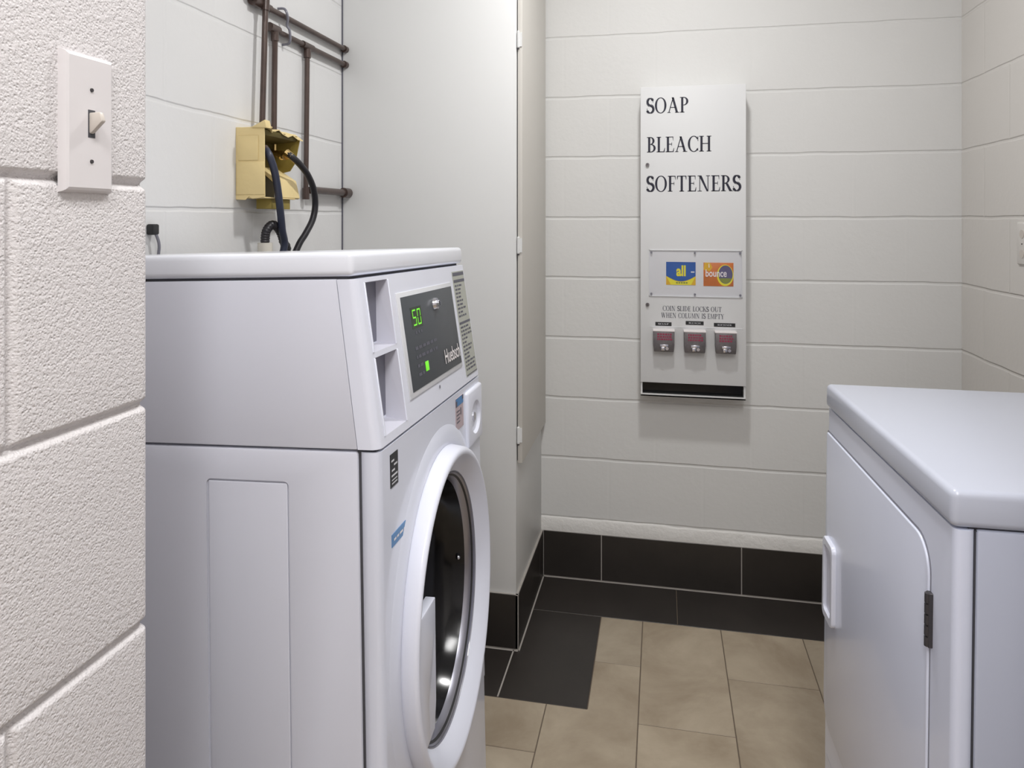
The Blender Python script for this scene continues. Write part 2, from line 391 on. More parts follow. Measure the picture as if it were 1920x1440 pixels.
# near partition: blocks with real tooled joints
def near_wall():
    bm = bmesh.new()
    Hh, L, v0, u0 = .2032, .305, .025, .4460
    zs = set(); z = 0.0
    offs = [-.0075, -.006, -.0048, -.0035, -.002, 0, .002, .0035, .0048, .006, .0075]
    k = 0
    zs.update([0.0, ZC])
    while v0+k*Hh < ZC:
        for o_ in offs: 
            q = v0+k*Hh+o_
            if 0 < q < ZC: zs.add(round(q, 5))
        for f_ in (.25, .5, .75):
            q = v0+(k+f_)*Hh
            if q < ZC: zs.add(round(q, 5))
        k += 1
    ys = set([YF, YN-.012])
    for j in range(-14, 3):
        for o_ in offs:
            q = u0+j*L/2+o_
            if YF < q < YN-.012: ys.add(round(q, 5))
    zs = sorted(zs); ys = sorted(ys)
    def g(d, w=.0066):
        d = abs(d); return 0 if d >= w else .5+.5*math.cos(PI*d/w)
    def dep(y, z):
        fz = (z-v0)/Hh; n = round(fz); a = g((fz-n)*Hh)
        row = math.floor(fz); off = 0 if row % 2 else L/2
        fy = (y-u0-off)/L; m_ = round(fy); b = g((fy-m_)*L)
        return max(a, b*.75)*.0065
    grid = {}
    for i, y in enumerate(ys):
        for j, z in enumerate(zs):
            grid[i, j] = bm.verts.new((XN-dep(y, z), y, z))
    ni = len(ys)
    # rounded end of the wall and its return face
    r = .010
    ends = []
    for kk, a in enumerate([18, 36, 54, 72, 90]):
        a = math.radians(a); ends.append((XN-r+r*math.cos(a), YN-.010+r*math.sin(a)))
    ends += [(XL+.0005, YN)]
    for kk, (x, y) in enumerate(ends):
        for j, z in enumerate(zs):
            fz = (z-v0)/Hh; d = g((fz-round(fz))*Hh)*.0055
            dx, dy = (d, 0) if kk == 0 else ((d*.7, d*.7) if kk < 4 else (0, d if kk < 5 else 0))
            grid[ni+kk, j] = bm.verts.new((x-dx, y-dy, z))
    tot = ni+len(ends)
    for i in range(tot-1):
        for j in range(len(zs)-1):
            bm.faces.new((grid[i, j], grid[i+1, j], grid[i+1, j+1], grid[i, j+1]))
    mb = MB(); mb.bm.free(); mb.bm = bm
    o = mb.build('wall_near', M['wn'], smooth=60)
    return struct(o, 'rough painted concrete block wall carrying the light switch')
near_wall()

struct(MB().box(.33, XR, .40, .54, 0, ZC, bev=.004).build('wall_shade_right', M['wn']), 'unseen return wall added to shade the dryer side')  # unseen wall put in to keep entrance light off the dryer

# pipe chase (smooth white column) with a dark caulk line where it meets the blocks
struct(MB().box(XL, XC, YC, YB, 0, ZC, bev=.003).build('wall_chase', M['chase']), 'smooth white boxed-in pipe chase wall')
struct(MB().box(XL, XL+.0035, YC-.0025, YC, 0, ZC).build('trim_1', M['softink']), 'dark gap line where the chase meets the block wall')

# mortar band under the first course
def band():
    random.seed(3); mb = MB(); n = 60
    xs = [XC+(XR-XC)*i/n for i in range(n+1)]
    top = [.1985+.003*random.random()+(.003 if i < 20 else 0) for i in range(n+1)]
    bm = mb.bm
    rows = []
    for i, x in enumerate(xs):
        d = .005+.0015*random.random()
        rows.append([bm.verts.new((x, YB, .150)), bm.verts.new((x, YB-d, .150)), bm.verts.new((x, YB-d, top[i]-.003)), bm.verts.new((x, YB-d*.6, top[i]-.0008)), bm.verts.new((x, YB, top[i]+.0015))])
    for A, B in zip(rows, rows[1:]):
        for k in range(4): bm.faces.new((A[k], B[k], B[k+1], A[k+1]))
    return struct(mb.build('trim_2', M['wplain'], smooth=60), 'rough painted mortar ledge above the dark base tiles')
band()

# base tiles
TH, TT = .157, .008
def base(name, segs, lab):
    """segs: (axis, fixed, out, a0, a1) grout backing plus tiles"""
    mb = MB()
    for ax, fx, out, edges in segs:
        a0, a1 = edges[0], edges[-1]
        lo, hi = sorted((fx, fx+out*(TT-.0015)))
        if ax == 'x': mb.box(a0, a1, lo, hi, 0, TH, mi=1)
        else: mb.box(lo, hi, a0, a1, 0, TH, mi=1)
        for p, q in zip(edges, edges[1:]):
            lo, hi = sorted((fx, fx+out*TT)); g_ = .0017
            if ax == 'x': mb.box(p+g_, q-g_, lo, hi, .005, TH-.001, bev=.0008, seg=1, mi=0)
            else: mb.box(lo, hi, p+g_, q-g_, .005, TH-.001, bev=.0008, seg=1, mi=0)
    return struct(mb.build(name, [M['tile_dark'], M['grout']]), lab)
base('baseboard_back', [('x', YB, -1, [XC+TT, -.1963, .2535, .703, XR])], 'dark brown porcelain base tiles along the soap dispenser wall')
base('baseboard_chase', [('y', XC, 1, [YC-TT, 2.355, YB-TT]), ('x', YC, -1, [XL, -.86, XC+TT])], 'dark brown base tiles wrapping the pipe chase')
base('baseboard_left', [('y', XL, 1, [YN+.002, .9, 1.35, YC-TT])], 'dark base tiles along the wall behind the washer')
base('baseboard_right', [('y', XR, -1, [YF, -1.2, -.75, -.3, .15, .6, 1.05, 1.5, 1.95, YB-TT])], 'dark base tiles along the wall behind the dryer')

# floor: grout bed + tiles
def floor():
    random.seed(11); bm = bmesh.new()
    lay = bm.loops.layers.color.new('tone')
    def quad(x0, x1, y0, y1, z, mi, tone):
        vs = [bm.verts.new(p) for p in ((x0, y0, z), (x1, y0, z), (x1, y1, z), (x0, y1, z))]
        f = bm.faces.new(vs); f.material_index = mi
        for l in f.loops: l[lay] = tone
    quad(XL-.1, XR+.1, YF-.1, YB+.1, 0, 3, (1, 1, 1, 1))
    g_ = .0011; zt = .0012
    def tile(x0, x1, y0, y1, mi, op='', tn=None):
        if x1-x0 < .004 or y1-y0 < .004: return
        t = random.uniform(.72, 1.0) if tn is None else tn
        tone = (t, t*.98, t*.95, 1)
        z = zt; e = .0008
        gl, gr, gb, gt_ = [0 if k in op else g_ for k in 'lrbt']
        el, er, eb, et = [0 if k in op else e for k in 'lrbt']
        a = [(x0+gl, y0+gb), (x1-gr, y0+gb), (x1-gr, y1-gt_), (x0+gl, y1-gt_)]
        bt = [bm.verts.new((x, y, 0)) for x, y in a]
        ins = [(x0+gl+el, y0+gb+eb), (x1-gr-er, y0+gb+eb), (x1-gr-er, y1-gt_-et), (x0+gl+el, y1-gt_-et)]
        tp = [bm.verts.new((x, y, z)) for x, y in ins]
        fs = [bm.faces.new(tp)]+[bm.faces.new((bt[i], bt[(i+1) % 4], tp[(i+1) % 4], tp[i])) for i in range(4)]
        for f in fs:
            f.material_index = mi
            for l in f.loops: l[lay] = tone
    # dark border: along the back wall, beside and in front of the chase
    XD, YD = -.1795, 2.2152
    tile(XC+.007, -.1795+.2275, YD, YB, 1)
    for x0, x1 in ((.048, .505), (.505, XR)): tile(x0, x1, YD, YB, 1)
    tile(XC-.006, XD, 1.789, YD, 1)
    tile(-.86, XC-.006, 1.789, YC, 1); tile(XL, -.86, 1.789, YC, 1)
    # light grout strips around the dark tiles
    def strip(x0, x1, y0, y1): 
        vs = [bm.verts.new(p) for p in ((x0, y0, .0016), (x1, y0, .0016), (x1, y1, .0016), (x0, y1, .0016))]
        f = bm.faces.new(vs); f.material_index = 2
        for l in f.loops: l[lay] = (1, 1, 1, 1)
    strip(XC+TT-.001, XR, YB-TT-.0045, YB-TT+.001)
    strip(XC+TT-.001, XC+TT+.0035, YC-TT-.004, YB-TT)
    strip(XC-.008, XC-.004, 1.790, YC-TT)
    strip(XL, XC+TT+.003, YC-TT-.0045, YC-TT+.001)
    # beige planks, columns of width .228
    cols = [-1.193, -.9645, -.7365, -.508, -.2815, -.0548, .1718, .400, .628, .856, 1.0]
    cross = {-.2815: 1.9885, -.0548: 1.762, .1718: 1.982, .400: 1.80, -.508: 1.62, .628: 2.02, -.7365: 1.5, -.9645: 1.7, -1.193: 1.7, .856: 1.8}
    for x0, x1 in zip(cols, cols[1:]):
        y = cross[x0]
        while y > YF: y -= .457
        while y < YB:
            a0, a1 = max(y, YF), y+.457
            b0, b1 = max(x0, XL), min(x1, XR)
            # clip against the dark border
            top = min(a1, YD)
            if b1 > b0 and top > a0:
                if b0 < XD and b1 > XD:      # tile notched around the dark leg
                    tn = random.uniform(.72, 1)
                    if a0 < 1.789 < top:
                        tile(b0, XD, a0, 1.789, 0, 'r', tn); tile(XD, b1, a0, 1.789, 0, 'lt', tn); tile(XD, b1, 1.789, top, 0, 'b', tn)
                    elif top <= 1.789: tile(b0, b1, a0, top, 0, '', tn)
                    else: tile(XD, b1, a0, top, 0, '', tn)
                elif b0 < XD: tile(b0, b1, a0, min(top, 1.789), 0)
                else: tile(b0, b1, a0, top, 0)
            y += .457
    mb = MB(); mb.bm.free(); mb.bm = bm
    return struct(mb.build('floor', [M['beige'], M['tile_dark'], M['grout'], M['grout_b']], smooth=20), 'beige stone tile floor with a dark tile border')
floor()

# ------------------------------------------------------------------ access door on the chase
X1 = XC+.0165
t = empty('access_door', (XC, 2.22, .524)); tag(t, 'tall beige flush access door on the side of the white pipe chase', 'door')
s = (XC, 2.22, .524)
MB().box(XC+.003, X1, 2.0065, 2.425, .524, 2.36, bev=.0015).build('door_panel', M['doorpaint'], t, s)
MB().box(XC+.0005, XC+.003, 2.012, 2.42, .53, 2.35).build('shadow_gap', M['dark_seam'], t, s)
for z in (.603, 1.140, 1.722):
    mb = MB().cyl((XC+.0055, 2.0035, z-.020), (XC+.0055, 2.0035, z+.020), .0042, seg=14)
    mb.sphere((XC+.0055, 2.0035, z+.021), .0042).sphere((XC+.0055, 2.0035, z-.021), .0042)
    mb.box(XC+.003, XC+.016, 2.004, 2.0062, z-.02, z+.02)
    h = mb.build('hinge', M['chase'], t, s)
    MB().cyl((XC+.0055, 2.0035, z-.0275), (XC+.0055, 2.0035, z-.023), .003, seg=10).build('hinge_pin', M['hinge'], h, s)

# ------------------------------------------------------------------ light switch
t = empty('light_switch', (XN, .514, 1.2905)); tag(t, 'white toggle light switch plate on the rough near block wall', 'switch')
s = (XN, .514, 1.2905)
def plate(x0, y0, y1, z0, z1, d, sgn=1):
    mb = MB(); b = mb.bm; e = .0042
    rows = []
    for (i, dd) in ((0, 0), (.0006, d*.45), (.0022, d*.85), (e, d)):
        rows.append([b.verts.new((x0+sgn*dd, yy, zz)) for yy, zz in ((y0+i, z0+i), (y1-i, z0+i), (y1-i, z1-i), (y0+i, z1-i))])
    for A, B in zip(rows, rows[1:]):
        for k in range(4): b.faces.new((A[k], A[(k+1) % 4], B[(k+1) % 4], B[k]))
    b.faces.new(rows[-1])
    return mb
plate(XN, .4875, .5405, 1.2335, 1.3480, .0068).build('wall_plate', M['switch'], t, s, smooth=25)
MB().box(XN+.0062, XN+.0070, .5110, .5185, 1.2790, 1.3020).build('switch_slot', M['dark_seam'], t, s)
tg = MB().prism([(XN+.004, 1.2815), (XN+.0085, 1.2830), (XN+.0190, 1.2925), (XN+.0165, 1.3000), (XN+.0085, 1.2998), (XN+.004, 1.2995)], 1, .5122, .5172, bev=.0012)
tg.build('toggle', M['toggle'], t, s)
for z in (1.3185, 1.2595):
    MB().cyl((XN+.0060, .5147, z), (XN+.0078, .5147, z), .0019, .0015, seg=14).build('screw', M['hinge'], t, s)

# outlet on the right wall (only its edge shows)
t = empty('wall_outlet', (XR, 2.05, 1.151)); tag(t, 'painted-over outlet plate on the right block wall above the dryer', 'outlet')
s = (XR, 2.05, 1.151)
plate(XR, 2.018, 2.077, 1.098, 1.206, .006, -1).build('wall_plate', M['wr'], t, s, smooth=25)
for z in (1.176, 1.126): MB().cyl((XR-.0070, 2.0475, z), (XR-.0055, 2.0475, z), .011, seg=20).build('socket', M['toggle'], t, s)
MB().cyl((XR-.0072, 2.0475, 1.151), (XR-.0055, 2.0475, 1.151), .0018, seg=12).build('screw', M['hinge'], t, s)

# ------------------------------------------------------------------ washer
WO = Vector((-.3327, .8209, .9316)); WR = Euler((-.0264, -.0278, .0118), 'XYZ'); WM = WR.to_matrix()
W = .514; bs = (-.26, W/2, -.88)
w = empty('washing_machine', WO+WM @ Vector(bs), WR)
tag(w, 'white front-loading coin laundry washer with a slanted grey control panel', 'washing machine')
h1, h2, sb = .2094, .2421, .0271
XBk = -.522
# cabinet with a pressed panel on its side
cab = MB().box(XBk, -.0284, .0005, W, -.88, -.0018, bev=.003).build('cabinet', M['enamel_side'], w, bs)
cut = MB().box(-.2328, -.1194, -.02, .0035, -.66, -.0405, bev=.008, seg=3, vert_only=1)
subtract(cab, [MB().loft_ellipses([(-.11-bs[0], .1665, .1785), (.05-bs[0], .1665, .1785)], .2507-bs[1], -.2958-bs[2], 64, cap_last=True, cap_first=True), MB().box(-.2328-bs[0], -.1194-bs[0], -.02-bs[1], .0030-bs[1], -.66-bs[2], -.0405-bs[2], bev=.007, seg=4, vert_only=1)])
MB().box(-.2305, -.1217, .0012, .0034, -.658, -.0428, bev=.0018, seg=3).build('pressed_panel', M['enamel_side'], w, bs)
cut.bm.free()
# lower front panel with the door opening
CY, CZ = .2507, -.2958
fp = MB().box(-.0276, 0, 0, W, -.556, -.0018, bev=.011, seg=5, vert_only=2).build('front_panel', M['enamel'], w, bs)
cb = MB().loft_ellipses([(-.06-bs[0], .172, .186), (.05-bs[0], .172, .186)], CY-bs[1], CZ-bs[2], 64, cap_last=True, cap_first=True)
subtract(fp, [cb])
MB().loft_ellipses([(-.0004, .232, .262), (.0010, .229, .258), (.0046, .216, .244), (.0058, .206, .235), (.003, .198, .228)], CY, CZ).build('door_surround', M['enamel'], fp, bs)
MB().box(-.0276, -.001, .001, W-.001, -.868, -.5585, bev=.011, seg=5, vert_only=2).build('kick_panel', M['enamel'], w, bs)
sg = MB().box(-.0300, -.006, .004, W-.004, -.866, -.0005).build('seam_gasket', M['dark_seam'], w, bs)
subtract(sg, [MB().loft_ellipses([(-.11-bs[0], .1665, .1785), (.05-bs[0], .1665, .1785)], CY-bs[1], CZ-bs[2], 64, cap_last=True, cap_first=True)])
# console side shell
sx = lambda z: -.0284-(.0528-.0284)*z/h1
fx = lambda z: -sb*z/h1
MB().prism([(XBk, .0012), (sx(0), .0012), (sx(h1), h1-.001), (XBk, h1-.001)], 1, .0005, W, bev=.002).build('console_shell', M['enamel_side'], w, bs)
# console bezel: slanted face with two recessed soap pockets
def console():
    mb = MB(); b = mb.bm
    pts = []
    r = .011
    for a in range(0, 91, 18):
        a = math.radians(a); pts.append((-r+r*math.sin(a), r-r*math.cos(a)))
    prof = [(-.0268, 0)]+pts          # x offset from the face, y  (near side corner)
    far = [(x, W-y) for x, y in reversed(prof)]
    ysn = [.0245, .1025]
    y_edges = prof+[(0, .0245), (0, .1025)]+far
    zc = [.0016, .0125, .1085, .1155, .2030, h1-.0012]
    def P(dx, y, z): 
        k = (sx(z)-fx(z))/-.0268*dx*-1 if dx <= -.0268 else dx
        return Vector((fx(z)+(k if dx > -.0268 else sx(z)-fx(z)+.0008), y, z))
    V = {}
    for i, (dx, y) in enumerate(y_edges):
        for j, z in enumerate(zc): V[i, j] = b.verts.new(P(dx, y, z))
    i0 = len(prof)                     # index of y=.0245
    for i in range(len(y_edges)-1):
        for j in range(len(zc)-1):
            if i == i0 and j in (1, 3): continue
            b.faces.new((V[i, j], V[i+1, j], V[i+1, j+1], V[i, j+1]))
    n = len(y_edges)
    b.faces.new([V[i, 0] for i in range(n)]); b.faces.new([V[i, len(zc)-1] for i in range(n)][::-1])
    b.faces.new([V[0, j] for j in range(len(zc))]+[V[n-1, j] for j in reversed(range(len(zc)))])
    return mb.build('console', M['plastic'], w, bs, smooth=30)
con = console()
def pocket(z0, z1, xb, ins):
    y0, y1 = .0245, .1025
    mb = MB()
    A = [Vector((fx(z), y, z)) for y, z in ((y0, z0), (y1, z0), (y1, z1), (y0, z1))]
    Bk = [Vector((xb, y, z)) for y, z in ((y0+.001, z0+ins), (y1-.002, z0+ins), (y1-.002, z1-.003), (y0+.001, z1-.003))]
    av = [mb.bm.verts.new(p) for p in A]; bv = [mb.bm.verts.new(p) for p in Bk]
    for k in range(4): mb.bm.faces.new((av[k], av[(k+1) % 4], bv[(k+1) % 4], bv[k]))
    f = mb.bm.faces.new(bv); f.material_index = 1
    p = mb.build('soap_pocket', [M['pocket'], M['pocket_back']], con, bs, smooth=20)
    # thin raised rim
    e = .0028; o_ = .0016
    for (ya, yb, za, zb) in ((y0-e, y0, z0, z1), (y1, y1+e, z0, z1)):
        rim = MB().prism([(fx(za)-.001, za), (fx(za)+o_, za), (fx(zb)+o_, zb), (fx(zb)-.001, zb)], 1, ya, yb, bev=.0006, seg=1)
        rim.build('pocket_rim', M['plastic'], con, bs)
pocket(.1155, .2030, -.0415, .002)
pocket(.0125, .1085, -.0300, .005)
# lid
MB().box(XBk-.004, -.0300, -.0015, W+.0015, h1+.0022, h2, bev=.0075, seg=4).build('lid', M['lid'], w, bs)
MB().box(XBk+.01, -.040, .006, W-.006, h1-.002, h1+.003).build('lid_gasket', M['dark_seam'], w, bs)
# transform from console-face coordinates (u along y, v up the slope, n out) to washer space
ang = math.atan2(sb, h1)
def face(u, v, n=0.0):   # v given as local height z
    nx, nz = math.cos(ang), math.sin(ang)
    return Vector((fx(v)+nx*n, u, v+nz*n))
def fbox(u0, u1, v0, v1, n0, n1, bev=0, lean=0.0):
    mb = MB(); ps = []
    for n_ in (n0, n1):
        for u, v in ((u0, v0), (u1, v0), (u1, v1), (u0, v1)): ps.append(mb.bm.verts.new(face(u, v, n_)))
    a, c_ = ps[:4], ps[4:]
    mb.bm.faces.new(a[::-1]); mb.bm.faces.new(c_)
    for k in range(4): mb.bm.faces.new((a[k], a[(k+1) % 4], c_[(k+1) % 4], c_[k]))
    if bev: bmesh.ops.bevel(mb.bm, geom=mb.bm.edges[:], offset=bev, segments=2, profile=.5, affect='EDGES')
    return mb
def mface(u, v, n):      # 4x4: text x -> +y, text y -> up the slope, text z -> out
    e1 = Vector((0, 1, 0)); e2 = Vector((-math.sin(ang), 0, math.cos(ang))); e3 = Vector((math.cos(ang), 0, math.sin(ang)))
    p = face(u, v, n)-Vector(bs)
    return Matrix(((e1.x, e2.x, e3.x, p.x), (e1.y, e2.y, e3.y, p.y), (e1.z, e2.z, e3.z, p.z), (0, 0, 0, 1)))
fbox(.126, .4015, .0345, .1815, -.001, .0018, .0008).build('panel_frame', M['frame'], con, bs)
cp = fbox(.1385, .397, .0420, .1745, .0005, .0026, .0004).build('control_panel', M['panelgrey'], w, bs)
fbox(.170, .218, .1265, .1570, .002, .0029).build('display', M['lcd'], cp, bs)
# seven-segment green digits
def digits(s_, u, v, dw, dh, gap):
    seg = {'5': 'afgcd', '0': 'abcdef', '9': 'abcdfg', '3': 'abgcd'}
    mb = MB(); t_ = dw*.15
    def q(u0, u1, v0, v1):
        mb.poly([face(u0, v0, .0032), face(u1, v0, .0032), face(u1, v1, .0032), face(u0, v1, .0032)])
    for i, ch in enumerate(s_):
        x = u+i*(dw+gap)
        for c_ in seg[ch]:
            if c_ == 'a': q(x+t_*.3, x+dw-t_*.3, v+dh-t_, v+dh)
            if c_ == 'g': q(x+t_*.3, x+dw-t_*.3, v+dh/2-t_/2, v+dh/2+t_/2)
            if c_ == 'd': q(x+t_*.3, x+dw-t_*.3, v, v+t_)
            if c_ == 'f': q(x, x+t_, v+dh/2+t_*.3, v+dh-t_*.3)
            if c_ == 'b': q(x+dw-t_, x+dw, v+dh/2+t_*.3, v+dh-t_*.3)
            if c_ == 'e': q(x, x+t_, v+t_*.3, v+dh/2-t_*.3)
            if c_ == 'c': q(x+dw-t_, x+dw, v+t_*.3, v+dh/2-t_*.3)
    return mb.build('display_digits', M['led'], cp, bs, recalc=False)
digits('50', .176, .130, .0150, .0235, .006)
# cycle names: rows of tiny print and one lit light
mb = MB()
random.seed(5)
for r_ in range(4):
    u = .170
    v = .096-r_*.0125
    while u < .262:
        l = random.uniform(.006, .016)
        if not (r_ > 1 and u > .195): mb.poly([face(u, v, .003), face(u+l, v, .003), face(u+l, v+.0045, .003), face(u, v+.0045, .003)])
        u += l+.004
mb2 = mb.build('cycle_print', M['softink'], cp, bs, recalc=False)
mb = MB()
for u, v in ((.180, .118), (.192, .118), (.204, .118)):
    mb.poly([face(u, v, .003), face(u+.006, v, .003), face(u+.006, v+.004, .003), face(u, v+.004, .003)])
mb.build('indicator_print', M['softink'], cp, bs, recalc=False)
fbox(.204, .218, .060, .074, .002, .0034, .0005).build('indicator_light', M['led'], cp, bs)
# key lock on the panel
mb = MB().cyl(face(.2897, .1530, .002), face(.2897, .1530, .0075), .0105, .009, seg=24)
mb.cyl(face(.2897, .1530, .007), face(.2897, .1530, .0115), .0055, .005, seg=20)
kl = mb.build('panel_lock', M['chrome'], cp, bs)
fbox(.2885, .2909, .1490, .157, .0114, .0120).build('keyhole', M['black'], kl, bs)
sans('Huebsch', .088, .0230, mface(.302, .0540, .0032), 'logo_lettering', M['white'], cp, bold=.012)
MB().cyl(face(.2629, .0262, .0), face(.2629, .0262, .0012), .0025, seg=14).build('set_screw', M['rubber_edge'], con, bs)
# instruction label at the far end of the console
st = fbox(.4215, .4985, .0115, .1985, -.0003, .0008).build('instruction_label', M['stickergrey'], w, bs)
mb = MB(); random.seed(9)
v = .192
def hb(u0, u1, v0, v1): mb.poly([face(u0, v0, .0011), face(u1, v0, .0011), face(u1, v1, .0011), face(u0, v1, .0011)])
hb(.4235, .4965, .1905, .1965); hb(.4235, .4965, .1785, .1835); hb(.4235, .4965, .1035, .1075)
v = .171
while v > .018:
    if not (.098 < v < .112):
        u = .427
        end = random.uniform(.45, .492)
        while u < end:
            l = random.uniform(.006, .02); hb(u, min(u+l, .494), v, v+.0032); u += l+.004
    v -= .0068
hb(.4235, .4965, .0125, .0140)
mb.build('label_print', M['softink'], st, bs, recalc=False)

# front stickers
def ffr(u0, u1, v0, v1, x=.0006): return [Vector((x, u0, v0)), Vector((x, u1, v0)), Vector((x, u1, v1)), Vector((x, u0, v1))]
es = MB().box(-.0002, .0006, .0340, .0615, -.0555, -.0140).build('energy_label', M['blackmatte'], w, bs)
mb = MB()
for q in ((.037, .047, -.024, -.0215), (.046, .058, -.030, -.0275), (.038, .049, -.036, -.0335), (.037, .058, -.0425, -.040), (.038, .057, -.0475, -.0460), (.038, .057, -.0518, -.0500)): mb.poly(ffr(*q, x=.0009))
mb.build('label_print', M['frame'], es, bs, recalc=False)
bl = MB().box(-.0002, .0006, .0355, .0905, -.1290, -.1135)
bl = bl.build('blue_strip_label', M['skyblue'], w, bs)
mb = MB()
for q in ((.042, .05, -.123, -.120), (.053, .060, -.123, -.120), (.063, .075, -.123, -.120), (.078, .084, -.123, -.120)): mb.poly(ffr(*q, x=.0009))
mb.build('label_print', M['white'], bl, bs, recalc=False)
wl_ = MB().box(-.0002, .0006, .3390, .3880, -.0640, -.0105).build('warning_label', M['pinkprint'], w, bs)
mb = MB().poly(ffr(.3395, .3875, -.0245, -.011, .0009)); mb.build('label_header', M['skyblue'], wl_, bs, recalc=False)
mb = MB().poly(ffr(.3680, .3730, -.042, -.030, .0009))
for k in range(4): mb.poly(ffr(.344, .364, -.034-k*.006, -.032-k*.006, .0009))
mb.poly(ffr(.3395, .348, -.0245, -.015, .0011)); mb.poly(ffr(.379, .3875, -.0180, -.011, .0011))
mb.build('label_print', M['softink'], wl_, bs, recalc=False)

# coin box at the far top of the front
bx = MB().box(-.006, .0058, .4020, .5070, -.1120, -.0125, bev=.005, seg=3).build('coin_box', M['plastic'], w, bs)
subtract(bx, [MB().loft_ellipses([(.0010-bs[0], .028, .026), (.02-bs[0], .050, .040)], .457-bs[1], -.066-bs[2], 40, cap_last=True, cap_first=True)])
MB().cyl((.0005, .457, -.066), (.0035, .457, -.066), .008, seg=20).build('coin_box_lock', M['chrome'], bx, bs)

# door: white ring, gasket, chrome, dark bowl glass, grip
dr = MB().loft_ellipses([(.0, .2001, .2297), (.004, .2018, .2302), (.022, .2052, .2270), (.0260, .2046, .2245), (.0280, .2025, .2215), (.0284, .1995, .2178), (.0268, .1965, .2140),
     (.0150, .1840, .1985), (.0090, .1790, .1915), (.0070, .1765, .1890)], CY, CZ, 128).build('door', M['plastic'], w, bs, smooth=60)
MB().loft_ellipses([(.0070, .1765, .1890), (.0074, .1752, .1877), (.0050, .1745, .1870)], CY, CZ, 128).build('door_gasket', M['rubber_edge'], dr, bs, smooth=60)
MB().loft_ellipses([(.0050, .1745, .1870), (.0056, .1738, .1862), (.0040, .1722, .1845), (.0030, .1716, .1838)], CY, CZ, 128).build('chrome_ring', M['dimchrome'], dr, bs, smooth=60)
MB().loft_ellipses([(.0030, .1716, .1838), (.0024, .1712, .1834), (.0, .1694, .1814)], CY, CZ, 128).build('black_seal', M['blackmatte'], dr, bs, smooth=60)
MB().loft_ellipses([(.0, .1694, .1814), (.0004, .1688, .1808), (-.003, .1664, .1784), (-.010, .1640, .1760)], CY, CZ, 128).build('inner_ring', M['dimchrome'], dr, bs, smooth=60)
MB().loft_ellipses([(-.010, .1640, .1760), (-.030, .1590, .1710), (-.055, .1480, .1600), (-.075, .1250, .1350), (-.088, .0850, .0950), (-.0900, .0400, .0450)], CY, CZ, 128, cap_last=True).build('door_glass', M['black'], dr, bs, smooth=60)
# chrome beads standing in for screw glints inside the door ring
for xx_, yy, zz in ((-.056, .385, -.215), (-.020, .408, -.300), (-.070, .350, -.395), (-.030, .395, -.385)):
    MB().sphere((xx_, yy, zz), .0042, u=12, v=8).build('screw_glint', M['chrome'], dr, bs)
# door grip: light plate filling the near side of the opening
def grip():
    mb = MB(); n = 24; pts = []
    zt, zb = -.2370, -.4130
    ys = .1400
    for k in range(n+1):
        z = zt+(zb-zt)*k/n
        q = 1-((z-CZ)/.2110)**2
        pts.append((CY-.1935*math.sqrt(max(q, 0)), z))
    poly = [(ys-.0, zt)]+[p for p in pts]+[(ys-.012, zb+.006), (ys-.004, zb+.040)]
    mb.prism(poly, 0, .008, .0225, bev=.0015, seg=2)
    return mb.build('door_grip', M['enamel'], dr, bs, smooth=30)
grip()
# levelling feet down to the floor
for lx, ly in ((-.05, .05), (-.05, W-.05), (XBk+.05, .05), (XBk+.05, W-.05)):
    topz = (WO+WM @ Vector((lx, ly, -.88))).z
    L_ = topz/ (WM @ Vector((0, 0, 1))).z
    mb = MB().cyl((lx, ly, -.88-L_+.008), (lx, ly, -.879), .006, seg=12).cyl((lx, ly, -.88-L_+.0022), (lx, ly, -.88-L_+.011), .017, .014, seg=20)
    mb.build('levelling_foot', M['blackmatte'], w, bs)

# ------------------------------------------------------------------ dryer
DO = Vector((.3109, .8693, .9159)); DR = Euler((.0046, .0106, .0398), 'XYZ'); DM = DR.to_matrix()
db = (.265, .257, -.885)
d = empty('tumble_dryer', DO+DM @ Vector(db), DR)
tag(d, 'white front-loading tumble dryer with a flat top on the right', 'dryer')
dd = .535
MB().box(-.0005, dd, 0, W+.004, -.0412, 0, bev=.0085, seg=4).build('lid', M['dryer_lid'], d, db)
MB().box(.02, dd-.01, .008, W-.006, -.0445, -.040).build('lid_gasket', M['dark_seam'], d, db)
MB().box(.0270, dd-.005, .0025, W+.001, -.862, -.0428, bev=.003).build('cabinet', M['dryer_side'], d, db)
MB().box(.0250, .0280, .0055, W-.003, -.86, -.044).build('seam_gasket', M['dark_seam'], d, db)
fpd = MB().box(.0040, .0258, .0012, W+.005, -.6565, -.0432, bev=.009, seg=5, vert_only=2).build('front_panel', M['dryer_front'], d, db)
MB().box(.0045, .0258, .0014, W+.005, -.860, -.6590, bev=.009, seg=5, vert_only=2).build('kick_panel', M['dryer_front'], d, db)
# door: outline with rounded corners, thin reveal around it
def rrect(y0, y1, z0, z1, r, n=8):
    out = []
    for cy, cz, a0 in ((y1-r[2], z1-r[2], 0), (y0+r[3], z1-r[3], 90), (y0+r[0], z0+r[0], 180), (y1-r[1], z0+r[1], 270)):
        rr = {0: r[2], 90: r[3], 180: r[0], 270: r[1]}[a0]
        for k in range(n+1):
            a = math.radians(a0+90*k/n); out.append((cy+rr*math.cos(a), cz+rr*math.sin(a)))
    return out
rr = [.012, .045, .006, .040]      # r near-bottom, far-bottom, far-top, near-top
MB().prism(rrect(.0620, .5172, -.6020, -.0828, rr), 0, .0034, .0050).build('door_reveal', M['rubber_edge'], d, db)
dd_ = MB().prism(rrect(.0640, .5150, -.6000, -.0860, rr), 0, .0010, .0050, bev=.0018, seg=3, bevf=lambda a, b: a.x < .0011 and b.x < .0011).build('door', M['dryer_front'], d, db, smooth=45)
